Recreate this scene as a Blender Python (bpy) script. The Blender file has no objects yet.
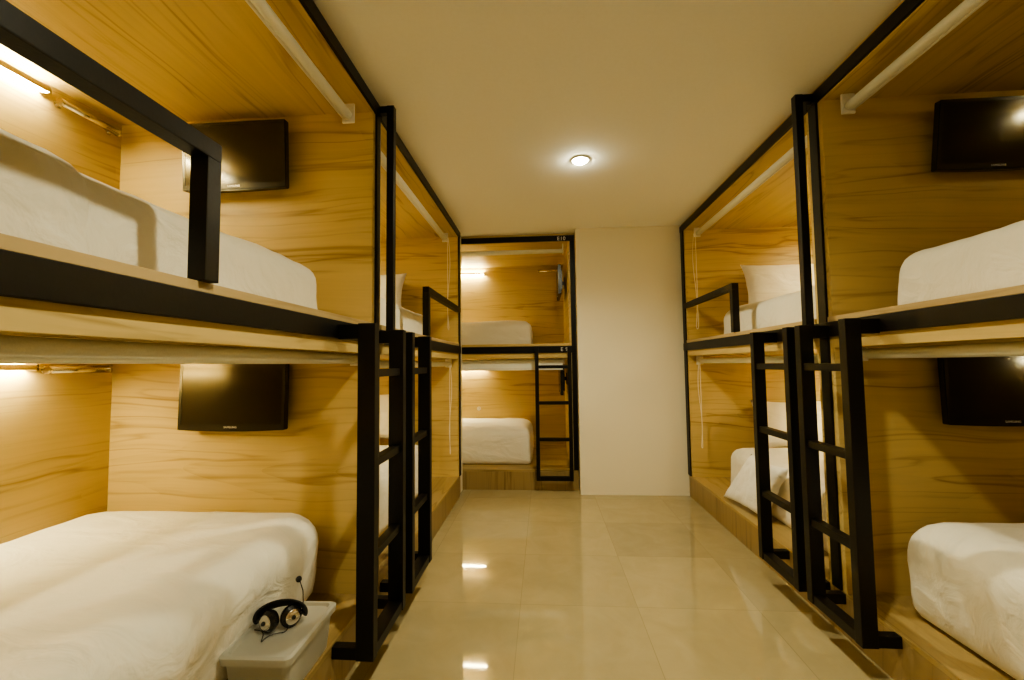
import bpy, bmesh, math, random
from mathutils import Vector, Matrix, noise
random.seed(4)
scene = bpy.context.scene
col = bpy.data.collections.new('room'); scene.collection.children.link(col)

# ------------------------------------------------------------------ materials
def new_mat(name):
    m = bpy.data.materials.new(name); m.use_nodes = True
    nt = m.node_tree; nt.nodes.clear()
    out = nt.nodes.new('ShaderNodeOutputMaterial')
    b = nt.nodes.new('ShaderNodeBsdfPrincipled')
    nt.links.new(b.outputs[0], out.inputs[0])
    return m, nt, b
def N(nt, t, **kw):
    n = nt.nodes.new(t)
    for k, v in kw.items():
        if k in n.inputs.keys(): n.inputs[k].default_value = v
        else: setattr(n, k, v)
    return n
def ramp(nt, stops):
    r = nt.nodes.new('ShaderNodeValToRGB'); e = r.color_ramp.elements
    while len(e) < len(stops): e.new(0.5)
    for i, (p, c) in enumerate(stops):
        e[i].position = p; e[i].color = (*c, 1) if len(c) == 3 else c
    return r
def mathn(nt, op, a=None, b=None):
    n = nt.nodes.new('ShaderNodeMath'); n.operation = op
    for i, v in enumerate((a, b)):
        if v is None: continue
        if isinstance(v, (int, float)): n.inputs[i].default_value = v
        else: nt.links.new(v, n.inputs[i])
    return n.outputs[0]

def wood(name, axis, light=(.55, .41, .165), dark=(.29, .185, .05), seed=0.0, rough=.42):
    """oak veneer, grain running along world axis 0/1/2"""
    m, nt, b = new_mat(name)
    tc = N(nt, 'ShaderNodeTexCoord')
    oi = N(nt, 'ShaderNodeObjectInfo')
    off = N(nt, 'ShaderNodeVectorMath', operation='SCALE'); 
    comb = N(nt, 'ShaderNodeCombineXYZ')
    for i in range(3): nt.links.new(oi.outputs['Random'], comb.inputs[i])
    nt.links.new(comb.outputs[0], off.inputs[0]); off.inputs['Scale'].default_value = 17.0
    add = N(nt, 'ShaderNodeVectorMath', operation='ADD')
    nt.links.new(tc.outputs['Object'], add.inputs[0]); nt.links.new(off.outputs[0], add.inputs[1])
    def mapping(along, across):
        mp = N(nt, 'ShaderNodeMapping'); s = [across]*3; s[axis] = along
        mp.inputs['Scale'].default_value = s; mp.inputs['Location'].default_value = (seed, seed*2, seed*3)
        nt.links.new(add.outputs[0], mp.inputs[0]); return mp
    # slow waviness bends the grain lines
    mw = mapping(1.1, 2.2)
    nw = N(nt, 'ShaderNodeTexNoise'); nw.inputs['Scale'].default_value = 1.0; nw.inputs['Detail'].default_value = 1.5
    nt.links.new(mw.outputs[0], nw.inputs['Vector'])
    wc = N(nt, 'ShaderNodeVectorMath', operation='SCALE'); nt.links.new(nw.outputs['Color'], wc.inputs[0]); wc.inputs['Scale'].default_value = .13
    wadd = N(nt, 'ShaderNodeVectorMath', operation='ADD'); nt.links.new(add.outputs[0], wadd.inputs[0]); nt.links.new(wc.outputs[0], wadd.inputs[1])
    def layer(along, across, detail, rough_=.5, warp=True):
        mpn = N(nt, 'ShaderNodeMapping'); sc_ = [across]*3; sc_[axis] = along
        mpn.inputs['Scale'].default_value = sc_; mpn.inputs['Location'].default_value = (seed+along, seed*2, seed*3)
        nt.links.new((wadd if warp else add).outputs[0], mpn.inputs[0])
        t = N(nt, 'ShaderNodeTexNoise'); t.inputs['Scale'].default_value = 1.0; t.inputs['Detail'].default_value = detail; t.inputs['Roughness'].default_value = rough_
        nt.links.new(mpn.outputs[0], t.inputs['Vector']); return t.outputs['Fac']
    broad = layer(.45, 5.0, 1)
    streak = layer(.55, 24, 2, .6)
    fib = layer(2.2, 110, 2, .5)
    ringn = layer(.16, 1.9, 2, .45)
    ln_ = layer(.42, 13, 1.5, .5)
    line = mathn(nt, 'MAXIMUM', mathn(nt, 'SUBTRACT', 1.0, mathn(nt, 'MULTIPLY', mathn(nt, 'ABSOLUTE', mathn(nt, 'SUBTRACT', ln_, .47)), 26.0)), 0.0)
    line = mathn(nt, 'MULTIPLY', line, mathn(nt, 'MULTIPLY', broad, .62))
    saw = mathn(nt, 'POWER', mathn(nt, 'FRACT', mathn(nt, 'MULTIPLY', ringn, 24.0)), 3.0)
    a2 = mathn(nt, 'MULTIPLY', mathn(nt, 'MULTIPLY', saw, .16), mathn(nt, 'MULTIPLY', broad, 1.3))
    f = mathn(nt, 'ADD', mathn(nt, 'ADD', a2, mathn(nt, 'MULTIPLY', fib, .30)), mathn(nt, 'ADD', mathn(nt, 'MULTIPLY', streak, 1.05), mathn(nt, 'MULTIPLY', broad, .45)))
    f = mathn(nt, 'SUBTRACT', mathn(nt, 'ADD', f, line), .60)
    rp = ramp(nt, [(.02, tuple(min(1, x*1.1) for x in light)), (.42, light), (.95, dark)])
    nt.links.new(f, rp.inputs[0]); nt.links.new(rp.outputs[0], b.inputs['Base Color'])
    b.inputs['Roughness'].default_value = rough
    bp = N(nt, 'ShaderNodeBump'); bp.inputs['Strength'].default_value = .12; bp.inputs['Distance'].default_value = .002
    nt.links.new(f, bp.inputs['Height']); nt.links.new(bp.outputs[0], b.inputs['Normal'])
    return m
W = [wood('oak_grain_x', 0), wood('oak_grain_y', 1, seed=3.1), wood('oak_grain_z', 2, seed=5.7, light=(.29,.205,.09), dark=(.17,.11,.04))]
W_LEDGE_SHADE = [wood('shaded_ledge_oak_x', 0, light=(.36,.26,.11), dark=(.20,.13,.04), seed=2.2), wood('shaded_ledge_oak_y', 1, light=(.36,.26,.11), dark=(.20,.13,.04), seed=7.2)]  # same oak darkened: shade on the platform tops painted into the colour
W_EDGE = wood('oak_edge', 1, light=(.42, .31, .155), dark=(.28, .19, .08), seed=9)

def simple(name, color, rough=.5, metal=0.0, coat=0.0, bump=0.0, bscale=60, var=0.0):
    m, nt, b = new_mat(name)
    b.inputs['Roughness'].default_value = rough; b.inputs['Metallic'].default_value = metal
    if coat: b.inputs['Coat Weight'].default_value = coat; b.inputs['Coat Roughness'].default_value = .08
    tc = N(nt, 'ShaderNodeTexCoord')
    nz = N(nt, 'ShaderNodeTexNoise'); nz.inputs['Scale'].default_value = bscale; nz.inputs['Detail'].default_value = 3
    nt.links.new(tc.outputs['Object'], nz.inputs['Vector'])
    v = var or .04
    rp = ramp(nt, [(.3, tuple(c*(1-v) for c in color)), (.7, tuple(min(1, c*(1+v)) for c in color))])
    nt.links.new(nz.outputs['Fac'], rp.inputs[0]); nt.links.new(rp.outputs[0], b.inputs['Base Color'])
    if bump:
        bm_ = N(nt, 'ShaderNodeBump'); bm_.inputs['Strength'].default_value = bump; bm_.inputs['Distance'].default_value = .002
        nt.links.new(nz.outputs['Fac'], bm_.inputs['Height']); nt.links.new(bm_.outputs[0], b.inputs['Normal'])
    return m
BLACK = simple('black_painted_steel', (.0035, .003, .0027), .42, bump=.15, bscale=90)
BLACK.node_tree.nodes['Principled BSDF'].inputs['Specular IOR Level'].default_value = .32
SCREEN = simple('glossy_screen', (.010, .008, .007), .13)
BEZEL = simple('piano_black_plastic', (.012, .011, .010), .25)
CHROME = simple('brushed_chrome', (.78, .74, .66), .18, 1.0)
BLIND = simple('cream_blind_fabric', (.86, .86, .76), .45, bump=.1, bscale=300)
CORD = simple('white_bead_cord', (.80, .74, .58), .5)
PLAST = simple('white_plastic', (.78, .76, .68), .35)
SILVER = simple('silver_print', (.80, .80, .78), .35, .6)
WALL = simple('cream_wall_paint', (.80, .74, .58), .75, bump=.05, bscale=200, var=.01)
CEIL = simple('ceiling_paint', (.90, .88, .82), .85, var=.01)
RUBBER = simple('matte_black_foam', (.012, .012, .012), .8, bump=.3, bscale=300)

def fabric(name, color):
    m, nt, b = new_mat(name)
    tc = N(nt, 'ShaderNodeTexCoord')
    mp = N(nt, 'ShaderNodeMapping'); mp.inputs['Scale'].default_value = (1.0, 2.2, 2.0)
    nt.links.new(tc.outputs['Object'], mp.inputs[0])
    n1 = N(nt, 'ShaderNodeTexNoise'); n1.inputs['Scale'].default_value = 3.2; n1.inputs['Detail'].default_value = 4; n1.inputs['Distortion'].default_value = 1.2
    nt.links.new(mp.outputs[0], n1.inputs['Vector'])
    n2 = N(nt, 'ShaderNodeTexNoise'); n2.inputs['Scale'].default_value = 900
    nt.links.new(tc.outputs['Object'], n2.inputs['Vector'])
    h = mathn(nt, 'ADD', n1.outputs['Fac'], mathn(nt, 'MULTIPLY', n2.outputs['Fac'], .02))
    bp = N(nt, 'ShaderNodeBump'); bp.inputs['Strength'].default_value = .75; bp.inputs['Distance'].default_value = .025
    nt.links.new(h, bp.inputs['Height']); nt.links.new(bp.outputs[0], b.inputs['Normal'])
    rp = ramp(nt, [(.3, tuple(c*.97 for c in color)), (.7, color)])
    nt.links.new(n1.outputs['Fac'], rp.inputs[0]); nt.links.new(rp.outputs[0], b.inputs['Base Color'])
    b.inputs['Roughness'].default_value = .85
    b.inputs['Sheen Weight'].default_value = .15
    return m
SHEET = fabric('white_cotton', (.82, .78, .67))
PILLOW = fabric('white_pillow_cotton', (.88, .85, .79))

def emis(name, color, s):
    m, nt, b = new_mat(name)
    b.inputs['Base Color'].default_value = (.9, .9, .9, 1)
    bb = N(nt, 'ShaderNodeBlackbody')
    b.inputs['Emission Color'].default_value = (*color, 1); b.inputs['Emission Strength'].default_value = s
    nt.nodes.remove(bb)
    return m
LAMP_E = 250.0
TUBE = emis('warm_tube_glow', (1.0, .868, .47), LAMP_E)
TUBE_DIM = emis('soft_tube_glow', (1.0, .868, .47), LAMP_E*.85)
DOWN = emis('downlight_glow', (1.0, .95, .66), 220.0)

def translucent():
    m, nt, b = new_mat('frosted_clear_plastic')
    b.inputs['Base Color'].default_value = (.86, .85, .78, 1)
    b.inputs['Roughness'].default_value = .38; b.inputs['IOR'].default_value = 1.3
    b.inputs['Transmission Weight'].default_value = .7
    nz = N(nt, 'ShaderNodeTexNoise'); nz.inputs['Scale'].default_value = 25
    rp = ramp(nt, [(.3, (.36,)*3), (.7, (.46,)*3)]); nt.links.new(nz.outputs['Fac'], rp.inputs[0])
    nt.links.new(rp.outputs[0], b.inputs['Roughness'])
    return m
CLEAR = translucent()

def floor_mat():
    m, nt, b = new_mat('polished_beige_marble_tile')
    tc = N(nt, 'ShaderNodeTexCoord')
    mp = N(nt, 'ShaderNodeMapping'); mp.inputs['Location'].default_value = (-.46/.6 + 10, -2.35/.6 + 10, 0); mp.inputs['Scale'].default_value = (1/.6, 1/.6, 1)
    nt.links.new(tc.outputs['Object'], mp.inputs[0])
    sx = N(nt, 'ShaderNodeSeparateXYZ'); nt.links.new(mp.outputs[0], sx.inputs[0])
    def joint(o):
        f = mathn(nt, 'FRACT', o); d = mathn(nt, 'ABSOLUTE', mathn(nt, 'SUBTRACT', f, .5))
        return mathn(nt, 'GREATER_THAN', d, .4968)
    j = mathn(nt, 'MAXIMUM', joint(sx.outputs[0]), joint(sx.outputs[1]))
    fl = N(nt, 'ShaderNodeVectorMath', operation='FLOOR'); nt.links.new(mp.outputs[0], fl.inputs[0])
    wn = N(nt, 'ShaderNodeTexWhiteNoise'); nt.links.new(fl.outputs[0], wn.inputs['Vector'])
    # per tile offset so veins break at the joints
    sc = N(nt, 'ShaderNodeVectorMath', operation='SCALE'); nt.links.new(wn.outputs['Color'], sc.inputs[0]); sc.inputs['Scale'].default_value = 9
    ad = N(nt, 'ShaderNodeVectorMath', operation='ADD'); nt.links.new(tc.outputs['Object'], ad.inputs[0]); nt.links.new(sc.outputs[0], ad.inputs[1])
    n1 = N(nt, 'ShaderNodeTexNoise'); n1.inputs['Scale'].default_value = 4.5; n1.inputs['Detail'].default_value = 7; n1.inputs['Roughness'].default_value = .62; n1.inputs['Distortion'].default_value = .7
    nt.links.new(ad.outputs[0], n1.inputs['Vector'])
    rp = ramp(nt, [(.25, (.33, .275, .155)), (.5, (.365, .305, .175)), (.75, (.40, .335, .20))])
    nt.links.new(n1.outputs['Fac'], rp.inputs[0])
    hv = N(nt, 'ShaderNodeHueSaturation'); nt.links.new(rp.outputs[0], hv.inputs['Color'])
    vv = mathn(nt, 'ADD', mathn(nt, 'MULTIPLY', wn.outputs['Value'], .16), .92); nt.links.new(vv, hv.inputs['Value'])
    mx = N(nt, 'ShaderNodeMix', data_type='RGBA'); nt.links.new(j, mx.inputs['Factor'])
    nt.links.new(hv.outputs[0], mx.inputs[6]); mx.inputs[7].default_value = (.31, .255, .145, 1)
    nt.links.new(mx.outputs[2], b.inputs['Base Color'])
    b.inputs['Roughness'].default_value = .13
    b.inputs['Specular IOR Level'].default_value = .6
    n3 = N(nt, 'ShaderNodeTexNoise'); n3.inputs['Scale'].default_value = 6; nt.links.new(tc.outputs['Object'], n3.inputs['Vector'])
    r3 = ramp(nt, [(.3, (.025,)*3), (.7, (.05,)*3)]); nt.links.new(n3.outputs['Fac'], r3.inputs[0]); nt.links.new(r3.outputs[0], b.inputs['Roughness'])
    return m
FLOOR = floor_mat()

# ------------------------------------------------------------------ mesh helpers
def link(name, me, mats, parent=None, origin=(0, 0, 0)):
    o = bpy.data.objects.new(name, me); col.objects.link(o)
    for m in (mats if isinstance(mats, (list, tuple)) else [mats]): me.materials.append(m)
    if parent is not None: o.parent = parent
    else: o.location = origin
    return o
def finish(bm, name, mats, parent=None, origin=None, smooth=False, bevel=0.0):
    """bm is in world coordinates; the mesh becomes local to the parent's (or its own) origin"""
    bmesh.ops.recalc_face_normals(bm, faces=bm.faces)
    if bevel:
        bmesh.ops.bevel(bm, geom=list(bm.edges), offset=bevel, segments=2, affect='EDGES', profile=.7)
    org = Vector(origin) if origin is not None else (world_loc(parent) if parent is not None else Vector((0, 0, 0)))
    bmesh.ops.translate(bm, verts=bm.verts, vec=-org)
    me = bpy.data.meshes.new(name); bm.to_mesh(me); bm.free()
    if smooth:
        for p in me.polygons: p.use_smooth = True
    return link(name, me, mats, parent, org)
def world_loc(o):
    v = Vector(o.location)
    while o.parent is not None:
        o = o.parent; v += Vector(o.location)
    return v
def box(bm, x0, x1, y0, y1, z0, z1):
    if x0 > x1: x0, x1 = x1, x0
    if y0 > y1: y0, y1 = y1, y0
    if z0 > z1: z0, z1 = z1, z0
    vs = [bm.verts.new((x, y, z)) for x in (x0, x1) for y in (y0, y1) for z in (z0, z1)]
    for f in ((0, 1, 3, 2), (4, 6, 7, 5), (0, 4, 5, 1), (2, 3, 7, 6), (0, 2, 6, 4), (1, 5, 7, 3)):
        bm.faces.new([vs[i] for i in f])
def cyl(bm, a, b, r, seg=16, r2=None):
    a, b = Vector(a), Vector(b); d = b-a
    q = d.to_track_quat('Z', 'Y').to_matrix().to_4x4()
    bmesh.ops.create_cone(bm, cap_ends=True, cap_tris=False, segments=seg, radius1=r, radius2=r if r2 is None else r2,
                          depth=d.length, matrix=Matrix.Translation((a+b)/2) @ q)
def tube(bm, pts, r, seg=8, closed=False):
    pts = [Vector(p) for p in pts]; n = len(pts); rings = []
    for i, p in enumerate(pts):
        if closed: t = pts[(i+1) % n]-pts[i-1]
        else: t = pts[min(i+1, n-1)]-pts[max(i-1, 0)]
        t.normalize(); up = Vector((0, 0, 1)) if abs(t.z) < .9 else Vector((0, 1, 0))
        s = t.cross(up).normalized(); u = s.cross(t)
        rings.append([bm.verts.new(p+(s*math.cos(k*2*math.pi/seg)+u*math.sin(k*2*math.pi/seg))*r) for k in range(seg)])
    for i in range(n if closed else n-1):
        A, B = rings[i], rings[(i+1) % n]
        for k in range(seg): bm.faces.new((A[k], A[(k+1) % seg], B[(k+1) % seg], B[k]))
    if not closed:
        bm.faces.new(rings[0][::-1]); bm.faces.new(rings[-1])
def empty(name, loc, label, cat, group=None):
    o = bpy.data.objects.new(name, None); col.objects.link(o); o.location = loc
    o.empty_display_size = .1
    o['label'] = label; o['category'] = cat
    if group: o['group'] = group
    return o
def tag(o, label, cat, group=None, kind=None):
    o['label'] = label; o['category'] = cat
    if group: o['group'] = group
    return o
def structure(name, b, mat, bevel=0.0):
    bm = bmesh.new()
    for q in b: box(bm, *q)
    o = finish(bm, name, mat, origin=(0, 0, 0)); o['kind'] = 'structure'
    return o
def copy_tree(o, parent=None):
    c = o.copy(); col.objects.link(c); c.parent = parent
    for ch in o.children: copy_tree(ch, c)
    return c

# ------------------------------------------------------------------ measures
AX, BX = -.814, 1.347            # front planes of the left and right bunks
CZ = 2.58                        # room ceiling
BACKY = 4.42
DEPTH = 1.363
DEP = {'L': 1.318, 'R': 1.363, 'B': 1.08}
def mp(side):
    if side == 'L': return lambda u, v, z: (AX-v, u, z)
    if side == 'R': return lambda u, v, z: (BX+v, u, z)
    return lambda u, v, z: (u, BACKY+v, z)
def mbox(bm, f, u0, u1, v0, v1, z0, z1):
    a = f(u0, v0, z0); b = f(u1, v1, z1)
    box(bm, a[0], b[0], a[1], b[1], a[2], b[2])

# ------------------------------------------------------------------ room shell
structure('floor', [(-2.30, 2.85, -1.6, 5.7, -.06, 0)], FLOOR)
structure('ceiling', [(-2.30, 2.85, -1.6, 5.7, CZ, CZ+.06)], CEIL)
structure('wall_left', [(-2.30, -2.165, -1.6, 5.7, 0, CZ)], WALL)
structure('wall_right', [(2.75, 2.85, -1.6, 4.28, 0, CZ)], WALL)
structure('wall_back', [(-2.165, .335, 5.55, 5.65, 0, CZ)], WALL)
structure('wall_far', [(.335, 2.85, 4.28, 5.65, 0, CZ)], WALL)
structure('wall_front', [(-2.165, 2.75, -1.6, -1.52, 0, CZ)], WALL)

# ------------------------------------------------------------------ bunk bays
def bunk(side, ua, ub, post0, post1, label, first_post=None):
    """ua..ub: inner faces of the end panels; post0..post1: steel post beyond the far panel"""
    f = mp(side); DEPTH = DEP[side]
    root = empty('bunk_bed', f((ua+ub)/2, .68, 0), label, 'bunk bed', 'built-in capsule bunk bays')
    al = {'L': 1, 'R': 1, 'B': 0}[side]; ac = 1-al       # world axis along / across
    T = .03; oa, ob = ua-T, ub+T
    def part(name, boxes, mat, bevel=.0015):
        bm = bmesh.new()
        for q in boxes: mbox(bm, f, *q)
        return finish(bm, name, mat, root, bevel=bevel)
    part('platform_front', [(oa, post1, 0, .02, 0, .18)], W[2])
    part('platform_top', [(oa, post1, 0, DEPTH, .18, .2)], W_LEDGE_SHADE[al])
    part('end_panel', [(oa, ua, 0, DEPTH, .2, 2.5)], W[ac])
    part('end_panel', [(ub, ob, 0, DEPTH, .2, 2.5)], W[ac])
    bp_ = part('back_panel', [(oa, ob, DEPTH, DEPTH+.025, 0, 2.5)], W[al])
    part('top_panel', [(oa, post1, 0, DEPTH+.025, 2.495, 2.578)], W[al])
    part('deck', [(ua, ub, 0, DEPTH, 1.31, 1.44)], W[al])
    part('deck_edge', [(ua, post0, -.006, .03, 1.432, 1.456)], W_EDGE if al == 1 else W[0])
    # steel frame
    fb = [(oa, post1, -.014, .012, 2.500, 2.557), (oa, post1, -.014, .012, 1.362, 1.430), (post0, post1, -.010, .03, .2, 2.5)]
    if first_post: fb.append((first_post[0], first_post[1], -.010, .05, .2, 2.5))
    part('steel_frame', fb, BLACK, .002)
    return root
bLN = bunk('L', -.03, 2.022, 2.052, 2.098, 'oak-lined bunk bay nearest on the left with black steel frame')
bLF = bunk('L', 2.130, 4.13, 4.16, 4.215, 'oak-lined bunk bay farther along the left side, black steel frame')
bRN = bunk('R', -.03, 2.128, 2.158, 2.218, 'oak-lined bunk bay nearest on the right with black steel frame')
bRF = bunk('R', 2.25, 4.17, 4.20, 4.272, 'oak-lined bunk bay farther along the right side, beside the cream wall')
bBK = bunk('B', -1.72, .262, .284, .330, 'crosswise oak-lined bunk bay at the far end of the room')
structure('wall_left_return', [(-2.165, -.83, 4.222, 4.405, 0, CZ)], WALL)

# silver bay numbers on the far bunk beams
def text_mesh(txt, size, name, mat, parent, loc, rot, ext=.0008, align='CENTER'):
    cu = bpy.data.curves.new('t', 'FONT'); cu.body = txt; cu.size = size; cu.extrude = ext; cu.align_x = align; cu.space_character = 1.15
    t = bpy.data.objects.new('t', cu); col.objects.link(t)
    bpy.context.view_layer.update()
    me = bpy.data.meshes.new_from_object(t.evaluated_get(bpy.context.evaluated_depsgraph_get()))
    bpy.data.objects.remove(t); me.materials.clear()
    o = bpy.data.objects.new(name, me); col.objects.link(o); me.materials.append(mat)
    o.parent = parent; o.location = Vector(loc)-world_loc(parent) if parent else loc; o.rotation_euler = rot
    return o
text_mesh('E10', .052, 'bay_number', SILVER, bBK, (.20, BACKY-.015, 2.507), (math.pi/2, 0, 0))['label'] = 'silver bay number on the upper beam'
text_mesh('E 9', .052, 'bay_number', SILVER, bBK, (.21, BACKY-.015, 1.379), (math.pi/2, 0, 0))['label'] = 'silver bay number on the lower beam'

# ------------------------------------------------------------------ ladders
def ladder(side, un, uf, vo, vi, label, w=.042, zt=1.418, zb=.148):
    f = mp(side)
    root = empty('ladder', f((un+uf+w)/2, (vo+vi)/2, zb), label, 'ladder', 'black steel bunk ladders')
    def part(name, q, bev=.003):
        bm = bmesh.new(); mbox(bm, f, *q); return finish(bm, name, BLACK, root, bevel=bev)
    for u in (un, uf):
        part('stile', (u, u+w, vo, vi, zb, zt))
        part('bracket', (u+.002, u+w-.002, vi, -.0145, zt-.062, zt-.003))
        part('bracket', (u+.002, u+w-.002, vi, -.0005, zb+.002, zb+.046))
    m = (vo+vi)/2
    for z in (1.222, .868, .512):
        part('rung', (un+w, uf, m-.02, m+.02, z-.016, z+.016), .002)
    part('bottom_rail', (un+w, uf, vo+.004, vi-.004, zb, zb+.04), .002)
    return root
ladder('L', 1.650, 1.993, -.163, -.094, 'black steel ladder at the near left bunk, closest to the headset box')
ladder('L', 2.138, 2.470, -.163, -.094, 'black steel ladder at the farther left bunk, just beyond the nearest one')
ladder('R', 1.824, 2.135, -.147, -.087, 'black steel ladder on the near right bunk, nearest the viewer on that side')
ladder('R', 2.243, 2.590, -.147, -.087, 'black steel ladder at the farther right bunk, in front of the leaning pillow')
ladder('B', -.085, .238, -.100, -.055, 'small black steel ladder at the bunk bay on the far end', w=.036, zt=1.42, zb=.115)

# ------------------------------------------------------------------ grab poles
def pole(side, u, va, vb, label):
    f = mp(side)
    root = empty('grab_pole', f(u, (va+vb)/2, 1.36), label, 'grab pole', 'tall grab poles at the bay joints')
    bm = bmesh.new(); mbox(bm, f, u-.018, u+.018, va, vb, 1.36, 2.552); finish(bm, 'pole', BLACK, root, bevel=.003)
    for z in (2.515, 1.365):
        bm = bmesh.new(); mbox(bm, f, u-.016, u+.016, vb, -.0148, z, z+.036); finish(bm, 'bracket', BLACK, root, bevel=.002)
pole('L', 2.085, -.088, -.052, 'tall black grab pole joining ceiling beam and ladder tops on the left')
pole('R', 2.178, -.100, -.064, 'tall black grab pole joining ceiling beam and ladder tops on the right')

# ------------------------------------------------------------------ guard rails
def guard(side, u_post, u_end, label, s=.045):
    f = mp(side)
    root = empty('guard_rail', f(u_post, 0, 1.4565), label, 'guard rail', 'low black guard rails of the upper bunks')
    up = (u_post, u_post+s)
    bm = bmesh.new(); mbox(bm, f, up[0], up[1], -.0235, .0215, 1.4565, 1.757); finish(bm, 'post', BLACK, root, bevel=.003)
    u0, u1 = (up[0], u_end) if u_end > u_post else (u_end, up[1])
    bm = bmesh.new(); mbox(bm, f, u0, u1, -.0235, .0215, 1.757, 1.802); finish(bm, 'rail', BLACK, root, bevel=.003)
guard('L', .962, -.025, 'long black guard rail along the near upper left bunk')
guard('L', 2.975, 4.158, 'short black guard rail at the foot of the farther upper left bunk')
guard('R', 3.135, 4.198, 'black guard rail on the farther upper right bunk before the pillow')

# ------------------------------------------------------------------ roller blinds
def blind(side, u0, u1, z, label, v=.09, drop=.0, cord=None, r=.021, zceil=None, floorz=None):
    f = mp(side)
    root = empty('roller_blind', f((u0+u1)/2, v, z), label, 'roller blind', 'rolled-up cream roller blinds')
    bm = bmesh.new(); cyl(bm, f(u0+.014, v, z), f(u1-.014, v, z), r, 24)
    finish(bm, 'roll', BLIND, root, smooth=False)
    o = root.children[-1]
    for p in o.data.polygons: p.use_smooth = len(p.vertices) == 4
    if drop:
        bm = bmesh.new(); mbox(bm, f, u0+.02, u1-.02, v-r-.0005, v-r+.0008, z-drop, z); finish(bm, 'fabric', BLIND, root)
        bm = bmesh.new(); mbox(bm, f, u0+.02, u1-.02, v-r-.008, v-r+.006, z-drop-.026, z-drop); finish(bm, 'bottom_bar', PLAST, root, bevel=.003)
    else:
        bm = bmesh.new(); cyl(bm, f(u0+.02, v+r-.004, z-r+.005), f(u1-.02, v+r-.004, z-r+.005), .008, 12); finish(bm, 'bottom_bar', PLAST, root, smooth=True)
    for uu in (u0, u1-.012):
        bm = bmesh.new(); mbox(bm, f, uu, uu+.012, v-.03, v+.03, z-.034, zceil); finish(bm, 'bracket', PLAST, root, bevel=.004)
    if cord:
        uc, zl, w = cord
        pts = []; n = 14
        for k in range(n): pts.append(f(uc-w/2, v-.035, z-(z-zl)*k/(n-1)))
        for k in range(1, 8):
            a = math.pi*k/8; pts.append(f(uc-math.cos(a)*w/2, v-.035, zl-math.sin(a)*w/2))
        for k in range(n): pts.append(f(uc+w/2, v-.035+.012*math.sin(k*.5), zl+(z-zl)*k/(n-1)))
        bm = bmesh.new(); tube(bm, pts, .0028, 6); finish(bm, 'pull_cord', CORD, root, smooth=True)
blind('L', .0, 1.955, 2.435, 'rolled-up blind under the ceiling of the near upper left bunk', zceil=2.4945)
blind('L', .0, 2.02, 1.2865, 'rolled-up blind over the near lower left bunk, above the television', v=.07, zceil=1.3095, r=.022)
blind('L', 2.27, 4.00, 2.440, 'rolled-up blind with pull cord in the farther upper left bunk', zceil=2.4945, cord=(3.96, 1.60, .05))
blind('L', 2.21, 4.12, 1.262, 'rolled-up blind with pull cord in the farther lower left bunk', zceil=1.3095, cord=(4.02, .45, .03))
blind('R', .0, 2.09, 2.432, 'rolled-up blind under the ceiling of the near upper right bunk', zceil=2.4945)
blind('R', .0, 2.10, 1.280, 'rolled-up blind over the near lower right bunk', zceil=1.3095)
blind('R', 2.27, 4.10, 2.440, 'rolled-up blind with pull cord in the farther upper right bunk', zceil=2.4945, cord=(4.07, 1.58, .055))
blind('R', 2.26, 4.15, 1.262, 'rolled-up blind with pull cord in the farther lower right bunk', zceil=1.3095, cord=(4.06, .50, .03))
blind('B', -1.68, .225, 2.425, 'rolled-up blind in the upper berth of the far end bunk', zceil=2.4945)
blind('B', -1.68, .215, 1.285, 'slightly lowered pale blind in the lower berth of the far end bunk', zceil=1.3095, drop=.07)

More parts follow.
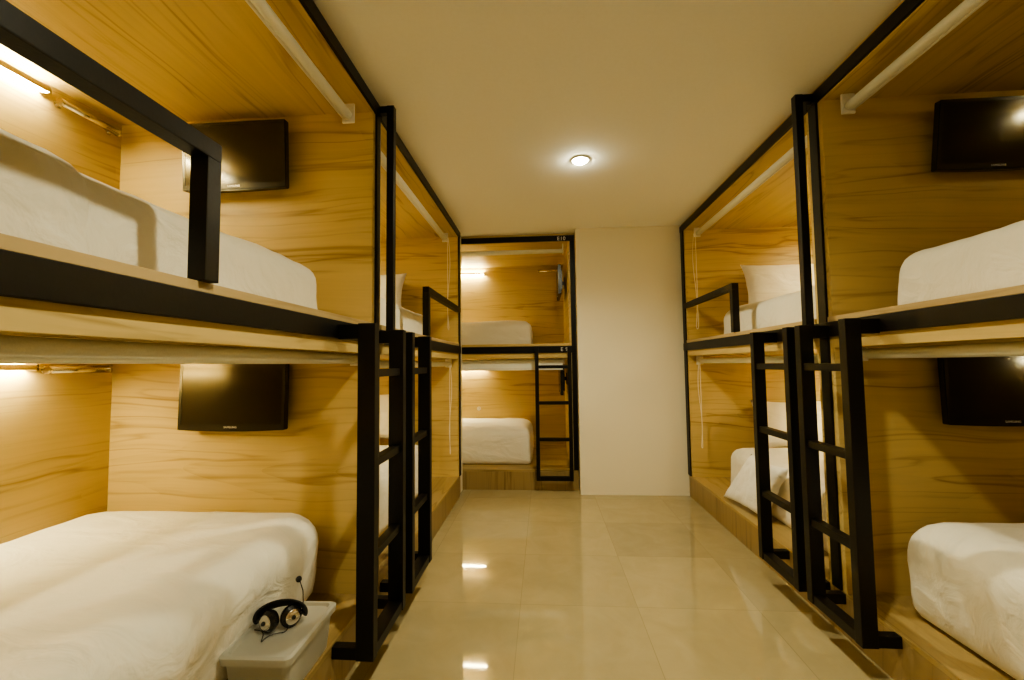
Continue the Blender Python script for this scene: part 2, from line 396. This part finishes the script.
# ------------------------------------------------------------------ bedding
def soft_box(name, x0, x1, y0, y1, z0, z1, r, mat, amp=.009, seed=0, cuts=(26, 40, 9), top_r=None, sag=.012, origin=None, tuck=0.0):
    """cushion-like block with rounded top edges"""
    nx, ny, nz = cuts
    bm = bmesh.new(); vd = {}
    def V(i, j, k):
        if (i, j, k) not in vd: vd[(i, j, k)] = bm.verts.new((x0+(x1-x0)*i/nx, y0+(y1-y0)*j/ny, z0+(z1-z0)*k/nz))
        return vd[(i, j, k)]
    for i in range(nx):
        for j in range(ny):
            for k in (0, nz): bm.faces.new((V(i, j, k), V(i+1, j, k), V(i+1, j+1, k), V(i, j+1, k)))
    for i in range(nx):
        for k in range(nz):
            for j in (0, ny): bm.faces.new((V(i, j, k), V(i+1, j, k), V(i+1, j, k+1), V(i, j, k+1)))
    for j in range(ny):
        for k in range(nz):
            for i in (0, nx): bm.faces.new((V(i, j, k), V(i, j+1, k), V(i, j+1, k+1), V(i, j, k+1)))
    sx, sy, sz = (x1-x0)/2, (y1-y0)/2, (z1-z0)/2; cx, cy, cz = (x0+x1)/2, (y0+y1)/2, (z0+z1)/2
    for v in bm.verts:
        p = v.co.copy(); tk = tuck*(1-(p.z-z0)/(z1-z0))**1.3
        # rounded top, squarer bottom
        t = (p.z-z0)/(z1-z0); rl = r*(.35+.65*t)
        rz = r if p.z > cz else r*.35
        inner = Vector((max(-(sx-rl), min(sx-rl, p.x-cx)), max(-(sy-rl), min(sy-rl, p.y-cy)), max(-(sz-rz*.999), min(sz-rz*.999, p.z-cz))))
        d = Vector((p.x-cx, p.y-cy, p.z-cz))-inner
        m = max(abs(d.x)/rl, abs(d.y)/rl, abs(d.z)/rz)
        if m > 1e-6:
            e = Vector((d.x/rl, d.y/rl, d.z/rz)); L = e.length
            e *= m/L
            d = Vector((e.x*rl, e.y*rl, e.z*rz))
        q = inner+d
        s = Vector((q.x*2.1+seed*7, q.y*2.6+seed, q.z*4))
        n1 = noise.noise(s)
        n2 = noise.noise(Vector((q.x*9+seed, q.y*4.0, q.z*8+q.x*3)))
        n3 = noise.noise(Vector((q.x*3+q.y*14+seed*3, q.y*3, q.z*3)))
        w = max(0, min(1, t*3))
        nrm = Vector((q.x/sx, q.y/sy, q.z/sz)); k = nrm.length or 1
        # push along approx face normal
        if abs(nrm.z) > max(abs(nrm.x), abs(nrm.y))*.98 and nrm.z > 0: dirn = Vector((0, 0, 1))
        else: dirn = nrm.normalized(); dirn.z *= .3
        edge = max(abs(nrm.x), abs(nrm.y))
        crown = -sag*edge**3 if q.z > 0 else 0
        v.co = Vector((cx, cy, cz))+q+dirn*w*(n1*amp*1.5+n2*amp*.7+n3*amp*.5)+Vector((0, 0, crown))
        if tuck > 0: v.co.x -= tk*max(0, nrm.x)
        elif tuck < 0: v.co.x -= tk*min(0, nrm.x)*-1
    org = origin or ((x0+x1)/2, (y0+y1)/2, z0)
    o = finish(bm, name, mat, origin=org, smooth=True)
    return o
def mattress(x0, x1, y0, y1, z0, z1, label, seed, r=.085, tuck=0.0):
    o = soft_box('mattress', x0, x1, y0, y1, z0, z1, r, SHEET, seed=seed, tuck=tuck)
    tag(o, label, 'mattress', 'white-sheeted mattresses')
    return o
XL = AX-DEP['L']+.004; XR = BX+DEPTH-.004
DZ = 1.4405
mattress(XL, -.985, -.02, 1.99, .2005, .622, 'white-sheeted mattress of the near lower left bunk, beside the plastic box', 1, r=.15, tuck=.07)
mattress(XL, -.985, -.02, 1.875, DZ, 1.712, 'white-sheeted mattress of the near upper left bunk behind the long guard rail', 2)
mattress(XL, -1.02, 2.21, 3.80, .2005, .58, 'white mattress of the farther lower left bunk, mostly hidden by the ladders', 3)
mattress(XL, -1.0, 2.21, 3.78, DZ, 1.712, 'white mattress of the farther upper left bunk', 4)
mattress(1.42, XR, -.02, 1.985, .2005, .625, 'white-sheeted mattress of the near lower right bunk with rounded corner', 5, r=.15, tuck=-.07)
mattress(1.478, XR, -.02, 1.945, DZ, 1.712, 'white-sheeted mattress of the near upper right bunk', 6)
mattress(1.515, XR, 2.26, 3.80, .2005, .56, 'white mattress of the farther lower right bunk behind the leaning pillow', 7)
mattress(1.500, XR, 2.26, 3.79, DZ, 1.695, 'white mattress of the farther upper right bunk', 8)
mattress(-1.70, -.135, 4.62, 5.495, .2005, .60, 'white mattress of the lower berth in the far end bunk', 9, r=.12)
mattress(-1.70, -.125, 4.56, 5.495, DZ, 1.72, 'white mattress of the upper berth in the far end bunk', 10)

def pillow(name, center, rot, size, label, seed, quad=None):
    w, h, t = size; n = 22; bm = bmesh.new(); g = {}
    for s in (0, 1):
        for i in range(n+1):
            for j in range(n+1):
                a, b_ = i/n*2-1, j/n*2-1
                edge = (i in (0, n)) or (j in (0, n))
                if s == 1 and edge: g[(1, i, j)] = g[(0, i, j)]; continue
                th = ((1-a**4)*(1-b_**4))**.55*t/2
                pin = 1-.09*(1-abs(b_)**2)*abs(a)**6; pin2 = 1-.11*(1-abs(a)**2)*abs(b_)**6
                th *= 1+.12*noise.noise(Vector((a*2+seed, b_*2, s*5)))
                x = a*w/2*pin; z = b_*h/2*pin2
                y = th*(1 if s else -1)+.006*noise.noise(Vector((a*6, b_*6+seed, s)))
                if quad:
                    uu, vv = x/w+.5, z/h+.5
                    A, B, C_, D_ = [Vector(q)-Vector(center) for q in quad]
                    P = A*(1-uu)*(1-vv)+B*uu*(1-vv)+C_*uu*vv+D_*(1-uu)*vv
                    nn = (B-A).cross(D_-A).normalized()
                    g[(s, i, j)] = bm.verts.new(P-nn*y)
                else: g[(s, i, j)] = bm.verts.new((x, y, z))
    for s in (0, 1):
        for i in range(n):
            for j in range(n):
                bm.faces.new((g[(s, i, j)], g[(s, i+1, j)], g[(s, i+1, j+1)], g[(s, i, j+1)]))
    o = finish(bm, name, PILLOW, origin=(0, 0, 0), smooth=True)
    o.location = center; o.rotation_euler = rot
    tag(o, label, 'pillow', 'white bed pillows')
    return o
R_ = math.radians
pillow('pillow', (2.125, 3.965, 1.905), (R_(-14), 0, R_(0)), (.70, .44, .15), 'white pillow standing against the end panel of the farther upper right bunk', 1)
pillow('pillow', (2.16, 3.955, .70), (R_(-16), 0, 0), (.70, .44, .15), 'white pillow propped at the head of the farther lower right bunk', 2)
pillow('pillow', (1.43, 3.18, .40), (0, 0, 0), (.50, .40, .09), 'white pillow tipped off the mattress, leaning on the right platform ledge', 3,
       quad=[(1.362, 3.53, .215), (1.425, 3.02, .215), (1.475, 2.80, .60), (1.455, 3.24, .60)])
pillow('pillow', (-1.62, 3.93, 1.905), (R_(-14), 0, 0), (.70, .44, .15), 'white pillow standing at the head of the farther upper left bunk', 4)
pillow('pillow', (-1.62, 3.945, .79), (R_(-14), 0, 0), (.70, .44, .15), 'white pillow at the head of the farther lower left bunk, glimpsed past the ladder', 5)

# folded duvet on the near upper left mattress
o = soft_box('duvet', XL+.002, -.978, -.018, .90, 1.46, 1.727, .075, SHEET, seed=14, cuts=(22, 22, 8))
tag(o, 'white duvet edge spread over the near half of the upper left mattress', 'duvet')

# ------------------------------------------------------------------ televisions
def make_tv():
    root = empty('television', (0, 0, 0), 'flat black television', 'television', 'small wall-mounted televisions')
    def rr(bm, w, h, y0, y1, r, cz=0, bulge=0.0):
        pts = []
        for cx, cz_, a0 in ((w/2-r, h/2-r, 0), (-w/2+r, h/2-r, 90), (-w/2+r, -h/2+r, 180), (w/2-r, -h/2+r, 270)):
            for k in range(6):
                a = R_(a0+k*18); pts.append((cx+r*math.cos(a), cz_+r*math.sin(a)+cz))
        if bulge:
            k0 = 18; ins = [(-w/2+r+(w-2*r)*t/10, -h/2+cz-bulge*math.sin(math.pi*t/10)) for t in range(1, 10)]
            pts = pts[:18]+ins+pts[18:]
        A = [bm.verts.new((x, y0, z)) for x, z in pts]; B = [bm.verts.new((x, y1, z)) for x, z in pts]
        bm.faces.new(A); bm.faces.new(B[::-1])
        for i in range(len(pts)): bm.faces.new((A[i], A[(i+1) % len(pts)], B[(i+1) % len(pts)], B[i]))
    def part(name, bm, mat, par=root): return finish(bm, name, mat, par)
    W_, H_ = .52, .325
    bm = bmesh.new(); rr(bm, W_, H_, -.030, -.004, .008, bulge=.007); rr(bm, W_*.8, H_*.75, -.004, .012, .02); part('body', bm, BEZEL)
    # raised bezel frame
    bm = bmesh.new(); t = .016
    box(bm, -W_/2+.002, W_/2-.002, -.034, -.030, H_/2-t, H_/2-.002); box(bm, -W_/2+.002, W_/2-.002, -.034, -.030, -H_/2+.002, -H_/2+.026)
    box(bm, -W_/2+.002, -W_/2+t, -.034, -.030, -H_/2+.026, H_/2-t); box(bm, W_/2-t, W_/2-.002, -.034, -.030, -H_/2+.026, H_/2-t)
    part('bezel', bm, BEZEL)
    bm = bmesh.new(); box(bm, -W_/2+t, W_/2-t, -.0325, -.0302, -H_/2+.026, H_/2-t); part('screen', bm, SCREEN)
    lg = text_mesh('SAMSUNG', .0125, 'logo', SILVER, root, (0, -.0345, -H_/2+.010), (math.pi/2, 0, 0), ext=.0004)
    bm = bmesh.new(); box(bm, -.03, .03, .012, .022, -.05, .05); box(bm, -.012, .012, .018, .040, -.02, .02); box(bm, -.04, .04, .038, .046, -.06, .06); part('wall_bracket', bm, BLACK)
    return root
tv0 = make_tv()
def place_tv(loc, rot, label, first=[True]):
    t = tv0 if first[0] else copy_tree(tv0); first[0] = False
    t.location = loc; t.rotation_euler = rot; t['label'] = label
    return t
place_tv((-1.468, 1.9735, 2.270), (R_(3), 0, 0), 'black television high in the near upper left bunk, behind the guard rail post')
place_tv((-1.450, 1.9755, 1.124), (R_(-1), 0, 0), 'black television in the near lower left bunk above the foot of the bed')
place_tv((2.050, 2.079, 2.262), (R_(8), 0, 0), 'black television in the near upper right bunk, cut by the photo edge').scale = (1, 1, .95)
place_tv((2.010, 2.081, 1.126), (R_(-1), 0, 0), 'black television in the near lower right bunk, under the rolled blind')
place_tv((.205, 4.93, 2.16), (0, 0, R_(-90)), 'television seen edge-on in the upper berth of the far end bunk')
place_tv((.205, 4.80, 1.09), (0, 0, R_(-90)), 'television seen edge-on in the lower berth of the far end bunk')

# ------------------------------------------------------------------ wall lights and chrome rails
def make_light(mat):
    """along +X, wall at y=0, sticking out to -y"""
    root = empty('wall_light', (0, 0, 0), 'wall light', 'wall light', 'warm linear wall lights of the bunks')
    L = .56
    bm = bmesh.new(); cyl(bm, (-L/2+.01, -.022, 0), (L/2-.01, -.022, 0), .011, 16); o = finish(bm, 'tube', mat, root, smooth=True)
    bm = bmesh.new(); box(bm, -L/2, L/2, -.050, -.044, -.012, .012); finish(bm, 'shade', W[0], root)
    for s in (-1, 1):
        bm = bmesh.new(); box(bm, s*L/2-.006, s*L/2+.006, -.050, -.0005, -.014, .014); finish(bm, 'end_cap', CHROME, root, bevel=.002)
    return root
def make_rail():
    root = empty('towel_rail', (0, 0, 0), 'chrome rail', 'towel rail', 'short chrome rails on the bunk back panels')
    bm = bmesh.new(); cyl(bm, (-.125, -.035, 0), (.125, -.035, 0), .0165, 24); finish(bm, 'bar', CHROME, root, smooth=True)
    for s in (-1, 1):
        bm = bmesh.new(); cyl(bm, (s*.115, -.035, 0), (s*.115, -.0005, 0), .008, 12); cyl(bm, (s*.115, -.006, 0), (s*.115, -.0005, 0), .017, 20); finish(bm, 'mount', CHROME, root, smooth=False)
        bm = bmesh.new(); cyl(bm, (s*.125, -.035, 0), (s*.133, -.035, 0), .0185, 24); finish(bm, 'end_knob', CHROME, root)
    return root
wl0 = make_light(TUBE); dim_me = wl0.children[0].data.copy(); dim_me.materials[0] = TUBE_DIM; tr0 = make_rail()
BXL, BXR, BYB = AX-DEP['L'], BX+DEPTH, BACKY+DEP['B']
lights = [((BXL, 1.38, 2.445), 90, 'glowing wall light high in the near upper left bunk'),
          ((BXL, 1.38, 1.262), 90, 'glowing wall light in the near lower left bunk, at the photo edge'),
          ((BXL, 3.30, 2.40), 90, 'wall light of the farther upper left bunk'),
          ((BXL, 3.30, 1.22), 90, 'wall light of the farther lower left bunk'),
          ((BXR, 1.20, 2.445), -90, 'wall light of the near upper right bunk'),
          ((BXR, 1.20, 1.262), -90, 'wall light of the near lower right bunk'),
          ((BXR, 3.45, 2.40), -90, 'wall light of the farther upper right bunk, beside the pillow'),
          ((BXR, 3.45, 1.22), -90, 'wall light of the farther lower right bunk'),
          ((-1.02, BYB, 2.41), 0, 'glowing wall light on the back of the upper far end berth'),
          ((-1.02, BYB, 1.232), 0, 'glowing wall light on the back of the lower far end berth')]
for i, (loc, a, lab) in enumerate(lights):
    t = wl0 if i == 0 else copy_tree(wl0)
    if i in (4, 5):
        for ch in t.children:
            if ch.name.startswith('tube'): ch.data = dim_me
    t.location = loc; t.rotation_euler = (0, 0, R_(a)); t['label'] = lab
rails = [((BXL, 1.84, 2.425), 90, 'chrome rail on the back panel of the near upper left bunk'),
         ((BXL, 1.84, 1.250), 90, 'chrome rail on the back panel of the near lower left bunk'),
         ((.08, BYB, 2.42), 0, 'chrome rail at the right end of the upper far end berth')]
for i, (loc, a, lab) in enumerate(rails):
    t = tr0 if i == 0 else copy_tree(tr0)
    t.location = loc; t.rotation_euler = (0, 0, R_(a)); t['label'] = lab
for i, x in enumerate((-1.09, -.82)):  # two round power socket covers, modelled as small chrome discs
    bm = bmesh.new(); cyl(bm, (x, BYB-.0005, .70), (x, BYB-.010, .70), .026, 24); cyl(bm, (x, BYB-.010, .70), (x, BYB-.022, .70), .010, 16)
    o = finish(bm, 'wall_fitting', CHROME, origin=(x, BYB-.0005, .70))
    tag(o, ['small round fitting above the lower far end mattress, the left one', 'small round fitting above the lower far end mattress, the right one'][i], 'wall fitting', 'small round wall fittings')

# ------------------------------------------------------------------ ceiling downlights
def downlight(x, y, label):
    root = empty('downlight', (x, y, CZ), label, 'ceiling light', 'round ceiling downlights')
    bm = bmesh.new(); n = 32
    prof = [(.046, 0), (.046, -.006), (.056, -.008), (.062, -.004), (.062, -.0005), (.046, -.0005)]
    rings = [[bm.verts.new((x+r*math.cos(k*2*math.pi/n), y+r*math.sin(k*2*math.pi/n), CZ+z)) for k in range(n)] for r, z in prof[:5]]
    for A, B in zip(rings, rings[1:]):
        for k in range(n): bm.faces.new((A[k], A[(k+1) % n], B[(k+1) % n], B[k]))
    finish(bm, 'trim_ring', PLAST, root, smooth=True)
    bm = bmesh.new(); bmesh.ops.create_uvsphere(bm, u_segments=24, v_segments=12, radius=.0455, matrix=Matrix.Translation((x, y, CZ-.004)) @ Matrix.Scale(.5, 4, (0, 0, 1)))
    bmesh.ops.bisect_plane(bm, geom=list(bm.verts)+list(bm.edges)+list(bm.faces), plane_co=(x, y, CZ-.001), plane_no=(0, 0, 1), clear_outer=True)
    finish(bm, 'lens', DOWN, root, smooth=True)
    li = bpy.data.lights.new('downlight_beam', 'SPOT'); li.energy = DL_E; li.spot_size = R_(150); li.spot_blend = .9; li.shadow_soft_size = .045; li.color = (1, .91, .62)
    lo = bpy.data.objects.new('downlight_beam', li); col.objects.link(lo); lo.location = (x, y, CZ-.05)
DL_E = 78
downlight(.26, 2.81, 'round glowing downlight in the ceiling over the aisle')
downlight(.26, .80, 'round downlight overhead near the viewer, outside the picture')

# ------------------------------------------------------------------ plastic box with headset
bx = empty('storage_box', (-.918, 1.512, .2002), 'frosted clear plastic storage box on the platform ledge under the headset', 'storage box')
ang = R_(1.5)
def bx_part(name, quads, mat, bevel=0.0):
    """quads: list of (x0,x1,y0,y1,z0,z1, taper)"""
    bm = bmesh.new()
    for q in quads: box(bm, *q)
    o = finish(bm, name, mat, origin=(0, 0, 0), bevel=bevel); o.parent = bx; o.location = (0, 0, 0); return o
bm = bmesh.new()   # hollow tapered tub
hw, hl, H = .106, .156, .135
def ring(w, l, z, r=.02):
    out = []
    for cx, cy, a0 in ((w-r, l-r, 0), (-w+r, l-r, 90), (-w+r, -l+r, 180), (w-r, -l+r, 270)):
        for k in range(6):
            a = R_(a0+k*18); out.append(bm.verts.new((cx+r*math.cos(a), cy+r*math.sin(a), z)))
    return out
rings = [ring(hw-.012, hl-.012, 0), ring(hw, hl, H), ring(hw-.003, hl-.003, H), ring(hw-.015, hl-.015, .004)]
for A, B in zip(rings, rings[1:]):
    for k in range(len(A)): bm.faces.new((A[k], A[(k+1) % len(A)], B[(k+1) % len(A)], B[k]))
bm.faces.new(rings[0][::-1]); bm.faces.new(rings[-1])
o = finish(bm, 'tub', CLEAR, origin=(0, 0, 0)); o.parent = bx; o.location = (0, 0, 0)
bm = bmesh.new()
rings = [ring(hw+.010, hl+.010, H-.012), ring(hw+.012, hl+.012, H+.010), ring(hw+.004, hl+.004, H+.016), ring(hw-.006, hl-.006, H+.016), ring(hw-.012, hl-.012, H+.006)]
for A, B in zip(rings, rings[1:]):
    for k in range(len(A)): bm.faces.new((A[k], A[(k+1) % len(A)], B[(k+1) % len(A)], B[k]))
bm.faces.new(rings[-1]); 
lo_ = ring(hw+.004, hl+.004, H-.012); 
for k in range(len(lo_)): bm.faces.new((rings[0][k], lo_[k], lo_[(k+1) % len(lo_)], rings[0][(k+1) % len(lo_)]))
lo2 = ring(hw+.002, hl+.002, H+.002)
for k in range(len(lo_)): bm.faces.new((lo_[k], lo2[k], lo2[(k+1) % len(lo_)], lo_[(k+1) % len(lo_)]))
bm.faces.new(lo2[::-1])
o = finish(bm, 'lid', CLEAR, origin=(0, 0, 0)); o.parent = bx; o.location = (0, 0, 0)
bx.rotation_euler = (0, 0, ang)

hs = empty('headset', (-.932, 1.515, .2002+H+.0065), 'black headset with silver ear discs and boom microphone, lying on the plastic box', 'headset')
def hp(name, bm, mat, smooth=True):
    o = finish(bm, name, mat, origin=(0, 0, 0), smooth=smooth); o.parent = hs; o.location = (0, 0, 0); return o
# local: x right, -y toward viewer, z up; cups low at the front, band arching up behind them
cupL, cupR = Vector((-.036, -.014, .036)), Vector((.036, -.004, .036))
bm = bmesh.new(); prev = None; nseg = 28
for k in range(nseg+1):
    a = math.pi*(k/nseg)*1.16-.08*math.pi
    cx, cz_ = -math.cos(a)*.080, .036+math.sin(a)*.038
    yb = .010+.012*max(0, math.sin(a)); wd = .022+.013*max(0, math.sin(a)); th = .007
    c = Vector((cx, yb, cz_)); nrm = Vector((-math.cos(a), 0, math.sin(a))); t = Vector((0, .75, -.66)).normalized()
    rg = [bm.verts.new(c+t*wd*math.cos(q)+nrm*th*math.sin(q)) for q in [i*math.pi/6 for i in range(12)]]
    if prev:
        for i in range(12): bm.faces.new((prev[i], prev[(i+1) % 12], rg[(i+1) % 12], rg[i]))
    else: bm.faces.new(rg[::-1])
    prev = rg
bm.faces.new(prev); hp('headband', bm, RUBBER)
for c, d in ((cupL, Vector((-.75, -1, .10))), (cupR, Vector((.65, -1, .10)))):
    d.normalize(); bm = bmesh.new()
    q = Matrix.Translation(c) @ d.to_track_quat('Z', 'Y').to_matrix().to_4x4()
    for r0, r1, z0, z1 in ((.030, .036, -.020, -.006), (.036, .036, -.006, .004), (.036, .027, .004, .013)):
        bmesh.ops.create_cone(bm, cap_ends=True, segments=32, radius1=r0, radius2=r1, depth=z1-z0, matrix=q @ Matrix.Translation((0, 0, (z0+z1)/2)))
    hp('ear_cup', bm, BEZEL, False)
    bm = bmesh.new(); bmesh.ops.create_uvsphere(bm, u_segments=24, v_segments=12, radius=1, matrix=q @ Matrix.Translation((0, 0, .012)) @ Matrix.Diagonal((.0255, .0255, .006, 1)))
    hp('silver_disc', bm, CHROME)
    bm = bmesh.new(); bmesh.ops.create_cone(bm, cap_ends=True, segments=20, radius1=.008, radius2=.006, depth=.006, matrix=q @ Matrix.Translation((0, 0, .0195)))
    hp('disc_cap', bm, BEZEL, False)
    s = -1 if c is cupL else 1
    bm = bmesh.new(); tube(bm, [c+Vector((s*.006, .012, 0)), c+Vector((s*.030, .016, .0)), Vector((s*.078, .014, .036))], .009, 10); hp('cup_arm', bm, BEZEL)
bm = bmesh.new(); tube(bm, [Vector((.070, .004, .050)), Vector((.072, .006, .075)), Vector((.070, .008, .112)), Vector((.060, .008, .146))], .0017, 8)
hp('microphone_boom', bm, BEZEL)
bm = bmesh.new(); bmesh.ops.create_uvsphere(bm, u_segments=16, v_segments=10, radius=.0105, matrix=Matrix.Translation((.056, .008, .153))); hp('microphone_foam', bm, RUBBER)
pts = []
for k in range(26):
    t = k/25; pts.append(Vector((-.078+.10*t+.012*math.sin(t*9), -.005-.060*math.sin(t*math.pi)+.01*math.sin(t*12), .0035+.03*max(0, .25-t)+.004*math.sin(t*7)**2)))
bm = bmesh.new(); tube(bm, pts, .0018, 6); hp('cable', bm, BEZEL)
hs.rotation_euler = (0, 0, R_(22))

# ------------------------------------------------------------------ world, camera, colour
w = bpy.data.worlds.new('world'); scene.world = w; w.use_nodes = True
bg = w.node_tree.nodes.get('Background') or w.node_tree.nodes.new('ShaderNodeBackground')
bg.inputs[0].default_value = (1, .8, .5, 1); bg.inputs[1].default_value = .05

yaw, pitch, roll, fpx = .0713412, .0559286, -.0121028, 436.74
F = Vector((-math.sin(yaw)*math.cos(pitch), math.cos(yaw)*math.cos(pitch), math.sin(pitch)))
R0 = Vector((math.cos(yaw), math.sin(yaw), 0))
U0 = Vector((math.sin(yaw)*math.sin(pitch), -math.cos(yaw)*math.sin(pitch), math.cos(pitch)))
Rf = R0*math.cos(roll)+U0*math.sin(roll); Uf = U0*math.cos(roll)-R0*math.sin(roll)
cd = bpy.data.cameras.new('camera'); cam = bpy.data.objects.new('camera', cd); col.objects.link(cam)
M = Matrix((Rf, Uf, -F)).transposed().to_4x4(); M.translation = (0, 0, 1.25)
cam.matrix_world = M
cd.sensor_width = 36; cd.lens = fpx/1024*36; cd.clip_start = .02
scene.camera = cam
scene.view_settings.view_transform = 'AgX'
scene.view_settings.look = 'AgX - Medium High Contrast'
scene.view_settings.exposure = 0.38
scene.cycles.max_bounces = 10
scene.cycles.diffuse_bounces = 6
scene.cycles.sample_clamp_indirect = 6
